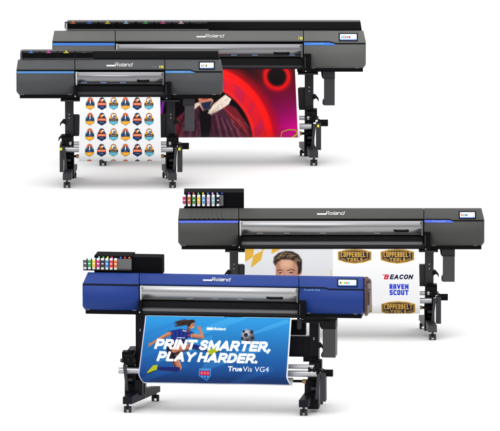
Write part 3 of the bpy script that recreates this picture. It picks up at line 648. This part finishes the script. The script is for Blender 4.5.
rack(FD, rD, 94.2, 162, 257.6, 274.6, .26, .52, [(85+4.35*i, PD_[i]) for i in range(8)], 260.6, 271.8, 3.3, [(x_, DD[i]) for i, x_ in enumerate((99, 103.4, 107.6, 111.8, 116, 120.6, 125, 129.4))if i != 4], 259.4, (117.6, 131.4), chamfer=30)
mb = MB(); FD.box(mb, 83, 131, 271.6, 272.8, .21, .29, BLACK, .2); FD.box(mb, 83, 95, 262, 271.8, .27, .31, BLACK, .3); mb.build('rack_shelf', rD)
mb = MB(); FD.box(mb, 289, 305.5, 320, 334, .26, .36, DEEP, .3); FD.box(mb, 297, 301, 318, 328, .1, .2, CHAR, .3); mb.build('cable_box', rD)

GP = 'printed sheets hanging from the printers'
# ------------------------------------------------------------------ printed sheet of the widest printer
a = Art(117, 300, 69, 137.6, 4); X, Y = a.X, a.Y
a.a[:] = (14, 4, 8)
m = np.clip((X-205)/90, 0, 1)*np.clip((Y-78)/58, 0, 1); a.put(np.clip(m**.7*1.1, 0, 1), (200, 0, 128)); a.put(np.clip((X-215)/60, 0, 1)*np.clip(1-(Y-70)/60, 0, 1)*.4, (90, 4, 20))
a.put(np.exp(-((X-279)**2+(Y-77)**2)/420)*.35, (200, 0, 25))
R = np.hypot(X-196, (Y-140)*1.02)
def band(r0, r1, soft): return np.clip((R-r0)/soft+.5, 0, 1)*np.clip((r1-R)/soft+.5, 0, 1)
a.put(band(50, 84, 12)*.6, (170, 4, 20)); a.put(band(73, 82, 8)*.45, (215, 0, 20)); a.put(band(57, 76, 1.5), (226, 26, 40)); a.put(band(56, 60, 2.5)*.8, (250, 40, 34)); a.put(band(70.5, 77.5, 3)*.9, (255, 22, 18))
th = np.arctan2(140-Y, X-196)
for t0, t1, al_ in ((.02, .2, .55), (.38, .5, .3), (.62, .84, .5), (1.0, 1.25, .35)):
    a.put(band(59, 70, 1)*np.clip((th-t0-(R-59)*.012)*40, 0, 1)*np.clip((t1-th+(R-59)*.012)*40+.5, 0, 1)*al_, (178, 26, 84))
a.put(np.clip((56-R)/2+.5, 0, 1), (6, 3, 6))
r2 = np.hypot(X-279, Y-76.5); a.put(np.exp(-((r2-12.0)/2.7)**2)*.85, (236, 10, 14)); a.put(np.clip((9-r2)/3+.5, 0, 1), (8, 0, 2))
# torso in a padded bomber jacket with fleece collar
for k_ in range(4): a.path([(150+3*k_, 100+7*k_), (158, 104+6*k_), (163, 118+5*k_)], 2.2, (200, 20, 40), .7, 1.5)
a.path([(160, 92), (163, 100), (161, 112)], 3, (150, 40, 190), .9, 2)
a.poly([(178, 118), (188, 107), (203, 103), (222, 101), (236, 108), (246, 121), (252, 139), (168, 139)], (78, 38, 56), soft=1.4)
a.poly([(222, 102), (236, 108), (246, 121), (251, 139), (238, 139), (230, 118)], (120, 30, 42), soft=3)
a.poly([(168, 139), (176, 118), (184, 112), (183, 139)], (110, 34, 50), soft=2)
rs = np.random.RandomState(5)
for k_ in range(52):
    x_ = rs.uniform(175, 246); y_ = rs.uniform(112, 134); dx = (x_-208)*.12; l = rs.uniform(4, 10)
    a.line((x_, y_), (x_+dx+rs.uniform(-2, 2), y_+l), rs.uniform(.8, 2), .4, [(135, 84, 108), (40, 16, 28), (60, 24, 42), (160, 92, 112), (28, 12, 20)][rs.randint(5)], .6, 1.)
a.poly([(199, 103), (213, 103), (209, 139), (201, 139)], (18, 14, 20), soft=1.2)
a.poly([(199, 96), (207, 94), (214, 100), (210, 108), (203, 111), (199, 105)], (205, 140, 120), soft=1)
a.poly([(196, 90), (212, 89), (211, 99), (206, 102.5), (199, 101)], (214, 128, 96), soft=1.4); a.line((202, 99), (208, 98.6), .8, .8, (120, 40, 40)); a.poly([(201, 103), (212, 101), (210, 108), (204, 110)], (35, 45, 75), soft=1)
a.poly([(208, 113), (213, 105), (220, 99), (226, 94.5), (232, 99), (229.5, 104), (221, 110), (212, 115.5)], (250, 236, 220), soft=1.1); a.line((213, 111), (228, 98.5), 1.2, .6, (205, 165, 140), .8, .8)
a.line((211, 115), (222, 109.6), 2.4, 1.2, (60, 24, 34), .6, 2); a.line((214, 104.6), (226, 95.6), 1.4, .8, (214, 176, 150), .6, 1.4)
a.poly([(186, 113), (190, 106), (198, 102), (201, 104), (195, 109), (189, 115)], (236, 214, 196), soft=.8)
for k_ in range(40):
    t = rs.rand(); a.ell(210+18*t+rs.uniform(-2, 2), 112.5-13*t+rs.uniform(-2, 2), 1.1, .8, (255, 244, 230) if k_ % 2 else (214, 186, 164), .6, .8)
for k_ in range(9): a.path([(218+k_*3.4, 139), (216+k_*3.1, 126+k_*.6), (214+k_*2.6, 114+k_*1.2)], 1.6, (150, 88, 112) if k_ % 2 else (52, 22, 36), .55, 1.6)
for k_ in range(5): a.path([(176+k_*4.4, 139), (181+k_*3.6, 125), (186+k_*2.6, 113)], 1.6, (128, 74, 96) if k_ % 2 else (40, 16, 28), .55, 1.6)
for k_ in range(8): a.line((222+k_*3, 106+k_*2.5), (236+k_*1.6, 120+k_*2), .9, .3, (200, 70, 70), .5, .8)
a.path([(281, 137), (282, 132), (289, 129.6), (296, 130), (297.4, 133.4), (293, 137.2)], 1.0, (165, 165, 20)); a.path([(292, 137.5), (296.5, 134.5)], 1.6, (190, 180, 20))
a.put(np.clip((X-297.9)*4+.5, 0, 1), (240, 238, 240)); a.put(np.clip((118.8-X)*4+.5, 0, 1), (240, 238, 240))
sheet('printed_sheet', A_['F'], A_, a, 119, 297, 117, 300, 69, 137.6, 'glossy print of red glowing rings and a fleece collar jacket hanging on the widest printer', GP, tone=.92)

# ------------------------------------------------------------------ badge stickers
a = Art(79, 160.6, 97, 161.2, 5); a.a[:] = (238, 238, 240)
TEAL, NAVY, ORG, YEL_, CY, CRM = (60, 140, 165), (26, 46, 84), (226, 96, 44), (248, 166, 34), (74, 172, 204), (245, 235, 215)
def hexo(cx, cy, w, h, col, g=0.): a.poly([(cx-w-g, cy-h*.12), (cx-w*.62-g, cy-h*.52), (cx-w*.5, cy-h*.85-g), (cx, cy-h-g*1.2), (cx+w*.5, cy-h*.85-g), (cx+w*.62+g, cy-h*.52), (cx+w+g, cy-h*.12), (cx+w+g, cy+h*.62), (cx, cy+h+g), (cx-w-g, cy+h*.62)], col)
for j in range(5):
    for i in range(6):
        cx, cy = 89.5+11.9*i, 103.6+15.55*j; t = i % 3; w, h = 4.2, 6.2
        if t == 0:
            hexo(cx, cy, w, h, (120, 175, 180), .45); hexo(cx, cy, w, h, NAVY); a.ell(cx, cy-3.3, 2.9, 2.9, ORG); a.poly([(cx-2.4, cy+.6), (cx-1.7, cy-3.4), (cx, cy-5), (cx+1.7, cy-3.4), (cx+2.4, cy+.6)], NAVY)
            a.line((cx, cy-4.2), (cx, cy-.6), .9, 1.2, CRM); a.poly([(cx-w, cy+2), (cx+w, cy+2), (cx+w, cy+3.8), (cx, cy+6.1), (cx-w, cy+3.8)], YEL_); a.poly([(cx-w, cy-.6), (cx-2.6, cy-2), (cx-2.6, cy-.2)], TEAL); a.poly([(cx+w, cy-.6), (cx+2.6, cy-2), (cx+2.6, cy-.2)], TEAL)
            a.line((cx-1.8, cy+1), (cx+1.8, cy+1), .5, .5, (110, 140, 180)); a.line((cx-1.5, cy+3.3), (cx+1.5, cy+3.3), .5, .5, (255, 215, 130))
        elif t == 1:
            hexo(cx, cy, w, h, (60, 70, 95), .35); hexo(cx, cy, w, h, NAVY); a.ell(cx, cy-3.1, 2.8, 2.8, (50, 50, 62)); a.ell(cx-1.2, cy-3.4, .9, 1.4, ORG); a.ell(cx+.9, cy-3.9, 1.2, .9, CRM); a.ell(cx-.2, cy-2.5, .9, .8, YEL_)
            a.poly([(cx-4.5, cy-.9), (cx+4.5, cy-.9), (cx+4.5, cy+1.7), (cx-4.5, cy+1.7)], (226, 100, 62)); a.line((cx-3, cy+.4), (cx+3, cy+.4), .8, .8, (246, 176, 140)); a.line((cx-1.8, cy+3.3), (cx+1.8, cy+3.3), .5, .5, (120, 140, 180))
        else:
            hexo(cx, cy, w, h, (214, 176, 96), .4); hexo(cx, cy, w, h, YEL_); a.ell(cx, cy-3.4, 2.9, 2.7, (150, 74, 58)); a.ell(cx, cy-3.4, 2.1, 1.9, CRM); a.ell(cx+.7, cy-2.9, 1.1, .8, (60, 60, 66)); a.poly([(cx-1.8, cy-1.9), (cx+1.8, cy-1.9), (cx, cy+.3)], (40, 120, 180))
            a.poly([(cx-4.6, cy-.5), (cx+4.6, cy-.5), (cx+4.6, cy+2), (cx-4.6, cy+2)], (52, 50, 58)); a.line((cx-2.8, cy+.8), (cx+2.8, cy+.8), .9, .9, (150, 128, 96)); a.poly([(cx-w, cy+2.1), (cx+w, cy+2.1), (cx+w, cy+3.8), (cx, cy+6.1), (cx-w, cy+3.8)], CY); a.line((cx-2, cy+3.4), (cx+2, cy+3.4), .6, .6, (150, 212, 230))
sheet('printed_sheet', B_['F'], B_, a, 80, 160.2, 78.8, 161.2, 97, 161.2, 'white sheet with four rows of small orange and navy badge stickers', GP)

# ------------------------------------------------------------------ sheet with portrait and tool logos
a = Art(244, 420, 249, 313.6, 5); a.a[:] = (238, 238, 239)
a.poly([(243, 248), (332, 248), (332, 316), (243, 316)], (214, 215, 218))
GOLD = (212, 166, 62)
for p in ([(243, 248), (253.4, 248), (252, 257), (243, 263)], [(252.6, 255.4), (262.6, 250), (260.6, 259.6), (250.6, 268), (250.8, 264)], [(259, 248), (266, 248), (261.8, 250.4)], [(271, 248), (280, 248), (278.6, 250), (271, 254)]): a.poly(p, GOLD)
a.poly([(330.6, 270), (331.4, 270), (331.4, 276), (330.6, 276)], GOLD, .8)
a.poly([(284, 284), (296, 282), (306, 296), (318, 316), (262, 316), (270, 300)], (52, 60, 76), soft=1)
a.poly([(275.5, 262), (277, 257), (284, 254.5), (296, 255), (299, 262), (299.6, 272), (297, 283), (291, 293), (283, 294), (277.5, 287), (275.4, 275)], (198, 146, 122), soft=.8)
a.poly([(275.4, 262), (280, 262), (279, 272), (281, 290), (277, 288)], (150, 100, 82), .6, 3); a.ell(286, 264, 5, 3.4, (224, 178, 152), .7, 4)
a.poly([(292, 258), (299, 260), (299, 275), (296, 284), (291, 280), (293, 268)], (176, 124, 104), .7, 2)
a.ell(300.2, 272, 1.5, 2.9, (196, 132, 112), 1., .5)
a.poly([(272.8, 262.5), (273.5, 257), (278, 253), (285, 251), (292, 251.4), (298, 254.5), (301.6, 260), (301.4, 270), (299.4, 274), (297.6, 274), (298, 268), (295.5, 261.5), (289, 259.4), (281, 259.5), (276.6, 262.6), (275, 266)], (50, 38, 32), soft=1.6)
for k_ in range(64):
    t = rs.rand(); x_ = 274+22*t; y_ = 261.5-8.0*math.sin(math.pi*(t*.85+.12))+rs.rand()*2.4
    a.path([(x_, y_+1.6), (x_+.8+rs.rand(), y_-.6), (x_+3.0, y_-1.6+rs.rand()*1.2), (x_+4.8, y_-.8+rs.rand())], .5, [(150, 124, 92), (30, 22, 20), (112, 88, 64), (176, 150, 116)][rs.randint(4)], .6, .7)
a.poly([(298.5, 262), (301.4, 262), (301.2, 270), (299.4, 274), (297.8, 274)], (30, 23, 22), .7, 1.5)
a.path([(277, 270.6), (279.6, 269.8), (282.4, 270.8)], .9, (70, 48, 40), .9, .5); a.path([(287, 270.6), (291, 269.4), (294.4, 270.6)], .9, (70, 48, 40), .9, .5)
a.ell(280, 272.8, 1.6, .7, (60, 48, 50), .9, .5); a.ell(290.8, 272.6, 1.9, .8, (60, 48, 50), .9, .5); a.path([(284.6, 271), (283.6, 280), (286, 281)], .7, (170, 112, 92), .8, .8); a.path([(281, 286), (285, 285.4), (289, 286)], .9, (160, 84, 80))
a.poly([(332.2, 248), (333, 248), (333, 316), (332.2, 316)], (214, 214, 216))
def copper(cx, cy, row=True):
    P = [(-16.6, -4.2), (-9, -6.2), (0, -6.9), (9, -6.2), (16.6, -4.2), (16.4, 3.6), (9, 6), (0, 7.2), (-9, 6), (-16.4, 3.6)]
    a.poly([(cx+x*1.03, cy+y*1.05) for x, y in P], (200, 152, 62)); a.poly([(cx+x*.965, cy+y*.9) for x, y in P], (38, 36, 46)); a.poly([(cx+x*.93, cy+y*.83) for x, y in P], (200, 152, 62)); a.poly([(cx+x*.9, cy+y*.78) for x, y in P], (38, 36, 46))
    a.stroke('COPPERBELT', cx-14, cx+14, cy-4.4, cy+.9, .95, (206, 160, 70), G=SQ, gap=.5); a.stroke('TOOLS', cx-8, cx+8, cy+1.7, cy+5.1, .9, (206, 160, 70), G=SQ, gap=.8)
    a.line((cx-13.4, cy+2.2), (cx-9, cy+3.6), .6, .6, (206, 160, 70)); a.line((cx+13.4, cy+2.2), (cx+9, cy+3.6), .6, .6, (206, 160, 70))
for cy in (256.2, 308.4):
    copper(355, cy); copper(398.2, cy)
for cx in (355, 398.2): a.text('RAVEN SCOUT', cx-9, cx+9, 247.4, 249.6, (40, 48, 100), alpha=.7)
for cx in (399.5,):
    a.stroke('B', cx-15.4, cx-9.6, 274.4, 279.4, 1.3, (205, 26, 46), shear=.28, G=SQ); a.line((cx-16.4, 274.9), (cx-12, 274.9), .7, .7, (205, 26, 46)); a.stroke('EACON', cx-9.6, cx+14.6, 274.4, 279.4, 1.25, (22, 24, 58), shear=.28, gap=.6)
    a.stroke('RAVEN', cx-9.8, cx+9.4, 284.0, 289.2, 1.35, (36, 58, 200), G=SQ, gap=.55); a.stroke('SCOUT', cx-9.8, cx+9.4, 289.9, 295.1, 1.35, (36, 58, 200), G=SQ, gap=.55)
sheet('printed_sheet', C_['F'], C_, a, 245, 418.8, 244, 420.2, 249, 313.6, 'white sheet with a portrait, gold diamonds and bordered tool logos on the graphite printer', GP)

# ------------------------------------------------------------------ blue sports poster
a = Art(140, 290, 317, 384.5, 5); X, Y = a.X, a.Y; v = ((Y-317)/67)[..., None]
a.a = (1-v)*np.array((42, 148, 214))+v*np.array((24, 62, 132)); a.a = np.where(v > .75, a.a*(1-(v-.75)*.75), a.a)
for (x_, y_, w_, l_, al) in ((150, 330, 5, 60, .3), (205, 326, 7, 70, .3), (235, 352, 9, 60, .25), (160, 372, 6, 50, .3), (265, 326, 4, 40, .35), (185, 345, 10, 50, .22), (250, 374, 6, 46, .3), (150, 352, 4, 30, .35)):
    p = [(x_-l_/2, y_+l_*.2), (x_+l_/2, y_-l_*.2), (x_+l_/2+3, y_-l_*.2+w_), (x_-l_/2-4, y_+l_*.2+w_)]; a.poly(p, (40, 110, 190) if x_ % 2 == 0 else (90, 185, 235), al, .6)
SK, SKD, JS, JD = (186, 118, 88), (116, 66, 50), (26, 40, 120), (14, 22, 70)
# hair, running player: trailing leg, trunk, kicking leg
a.poly([(186, 321.2), (181, 320.2), (175, 321.4), (170, 324.4), (174, 324.6), (171.5, 327.6), (178, 326.6), (184, 325.4)], (48, 30, 26), soft=1.2)
a.line((174, 360), (180, 369.5), 6.6, 4.8, SKD, 1, .6); a.line((172, 352), (180.5, 368.5), 7.2, 5, SK, 1, .6); a.line((179, 370), (160, 369.5), 4.4, 2.8, (24, 36, 108), 1, .5)
a.poly([(158.5, 366), (154, 366.4), (149.2, 372.6), (148.4, 374.8), (153, 373.6), (158, 371)], (176, 186, 36)); a.line((149, 375), (157, 371.6), .8, .8, (40, 40, 30))
a.poly([(168, 341.5), (180, 342), (181, 354), (176, 363), (168.6, 361), (165.6, 350)], (26, 24, 32), soft=.6)
a.line((174, 350), (190, 346.4), 7.4, 5.4, SK, 1, .6); a.line((190, 346.4), (207, 350), 4.8, 3.2, (24, 36, 108), 1, .5); a.line((177, 353.4), (190, 349.6), 1.6, 1., SKD, .7, 1)
a.poly([(207, 348.6), (212, 349.2), (219, 347.2), (221.4, 349.4), (215.4, 353.4), (209.6, 355.4), (207, 352.6)], (168, 178, 34)); a.line((209.6, 355.8), (220.6, 350.6), .8, .8, (40, 40, 30))
a.poly([(171, 331), (177, 329.6), (184, 330.4), (191.6, 333.2), (191.8, 338), (185, 338.6), (182, 346), (168.4, 345), (169, 336.6), (165.6, 336.6), (164.6, 332)], JS, soft=.5)
a.poly([(182, 338), (186, 337), (183, 346), (178, 346)], JD, .7, 1.5); a.line((175, 338.6), (183, 338.6), .9, .9, (220, 225, 240)); a.line((180, 331.2), (184.6, 332), .9, .9, (224, 228, 240)); a.ell(186, 336, .8, .8, (200, 60, 80))
a.line((167, 334.4), (156.6, 340.4), 4.4, 3.4, SK, 1, .5); a.line((156.6, 340.4), (149.4, 345), 3.3, 2.2, SK, 1, .5); a.ell(148.4, 345.6, 1.9, 1.5, SK, 1, .5); a.line((148, 346), (146.8, 348), .9, .6, SK)
a.line((190, 336), (200.6, 337.4), 4.2, 3.5, SK, 1, .5); a.line((200.6, 337.6), (197.6, 330), 3.4, 2.4, SK, 1, .5); a.ell(196.6, 328.6, 1.7, 1.9, SK, 1, .5); a.line((195, 328.4), (194.2, 326.6), .8, .6, SK); a.line((196.6, 327.4), (196.8, 325.6), .8, .6, SK)
a.line((186, 328), (185.4, 331.6), 3, 3.4, SKD, 1, .5); a.ell(188.2, 325.6, 3.1, 3.9, SK, 1, .5, -.2); a.poly([(184, 327.4), (183.6, 323), (186, 320.4), (190, 320.2), (192, 322.4), (189.6, 323.4), (187.4, 324.6), (187, 327)], (44, 28, 24), soft=.4); a.line((189.6, 325.2), (190.8, 325.2), .5, .5, (50, 30, 30)); a.line((189.4, 328), (190.8, 327.8), .5, .5, (240, 220, 210)); a.ell(191.4, 326.4, .5, .5, SK)
for p_, q_, w_ in (((176, 356), (181.5, 367), 1.8), ((177, 347.6), (189, 344.4), 1.4), ((158, 338.6), (166, 333.4), 1.2), ((192, 335), (199, 336), 1.), ((201, 336), (199, 331), .8)): a.line(p_, q_, w_, w_*.7, (224, 164, 132), .55, 1.4)
for p_, q_, w_ in (((170, 354), (177, 368), 2.), ((176, 353.4), (189, 350), 2.), ((157, 341.4), (166, 336.6), 1.3), ((191, 338.2), (200, 339.2), 1.2), ((162, 371.4), (178, 372.2), 1.4), ((191, 349.2), (205, 352), 1.3)): a.line(p_, q_, w_, w_*.7, (60, 30, 34), .5, 1.6)
for k_ in range(10): a.line((168+2.2*k_, 331+rs.rand()*3), (170+1.4*k_+rs.rand()*3, 341+rs.rand()*4), 1.2, .5, (60, 84, 180) if k_ % 2 else (12, 18, 62), .45, 1.3)
for k_ in range(14): a.path([(187-k_*.3, 320.6+.4*k_*rs.rand()), (179, 321+rs.rand()*4), (171+rs.rand()*3, 322+rs.rand()*5)], .4, (84, 54, 42) if k_ % 2 else (24, 14, 14), .6, .5)
# ball
a.ell(246.6, 335.6, 6.7, 6.7, (96, 98, 112)); a.ell(245, 333.4, 3.8, 3.6, (214, 216, 224), .9, 4); a.ell(249.6, 339, 4, 3.6, (66, 70, 84), .6, 4)
for x_, y_, r_ in ((244.6, 334.6, 2.1), (250.2, 331.6, 1.7), (251.6, 337.6, 1.7), (246.4, 340.6, 1.7), (241.2, 338.2, 1.3), (242.2, 331.2, 1.3)): a.ell(x_, y_, r_, r_, (36, 38, 46), 1, .6)
a.path([(246, 333.4), (249, 332)], .4, (90, 90, 100)); a.path([(246, 336), (250.4, 337.2)], .4, (90, 90, 100)); a.path([(245, 336.8), (246.2, 339.2)], .4, (90, 90, 100))
WH = (255, 255, 255)
a.stroke('PRINT SMARTER,', 152.6, 272.6, 339.8, 350.2, 2.75, WH, shear=.24, slope=.01, gap=.55)
a.stroke('PLAY HARDER.', 156.4, 260.4, 352.2, 362.2, 2.7, WH, shear=.24, slope=.01, gap=.55)
a.text('True', 229.6, 243.8, 366.2, 371.2, WH, bold=.03, slope=.008); a.text('Vis VG4', 244.6, 270.6, 366.3, 371.4, WH, bold=-.002, slope=.008)
a.stroke('Roland', 211.4, 223.8, 327.6, 330.4, .62, WH, shear=.25, gap=.3); a.poly([(204.4, 327.8), (211, 327.8), (210.4, 330.2), (204, 330.2)], WH)
# crest
a.poly([(201, 369.2), (212.4, 369.2), (212.4, 376), (206.8, 380.8), (201, 376)], (40, 90, 180)); a.poly([(202, 371.4), (211.6, 371.4), (211.2, 375.6), (202.2, 375.6)], (205, 40, 70))
for k_ in range(3): a.ell(203.6+3.1*k_, 373.4, 1., 1.2, (240, 110, 120)); a.ell(203.8+2.9*k_, 377, .8, .9, (90, 170, 230))
a.line((202.4, 370.2), (211, 370.2), .8, .8, (120, 170, 225)); a.path([(201, 369.2), (212.4, 369.2), (212.4, 376), (206.8, 380.8), (201, 376), (201, 369.2)], .5, (90, 170, 230))
a.put(np.clip((X-288.6)*4+.5, 0, 1), (235, 236, 240)); a.put(np.clip((141-X)*4+.5, 0, 1), (210, 205, 225)); a.put(np.clip((Y-383.6)*4+.5, 0, 1), (225, 228, 238))
sheet('printed_sheet', FD, D_, a, 145.4, 291.6, 137.2, 287, 317, 384.5, 'blue sports poster of a footballer mid kick with bold white slogan', GP, bulge=.06, curl=5.)
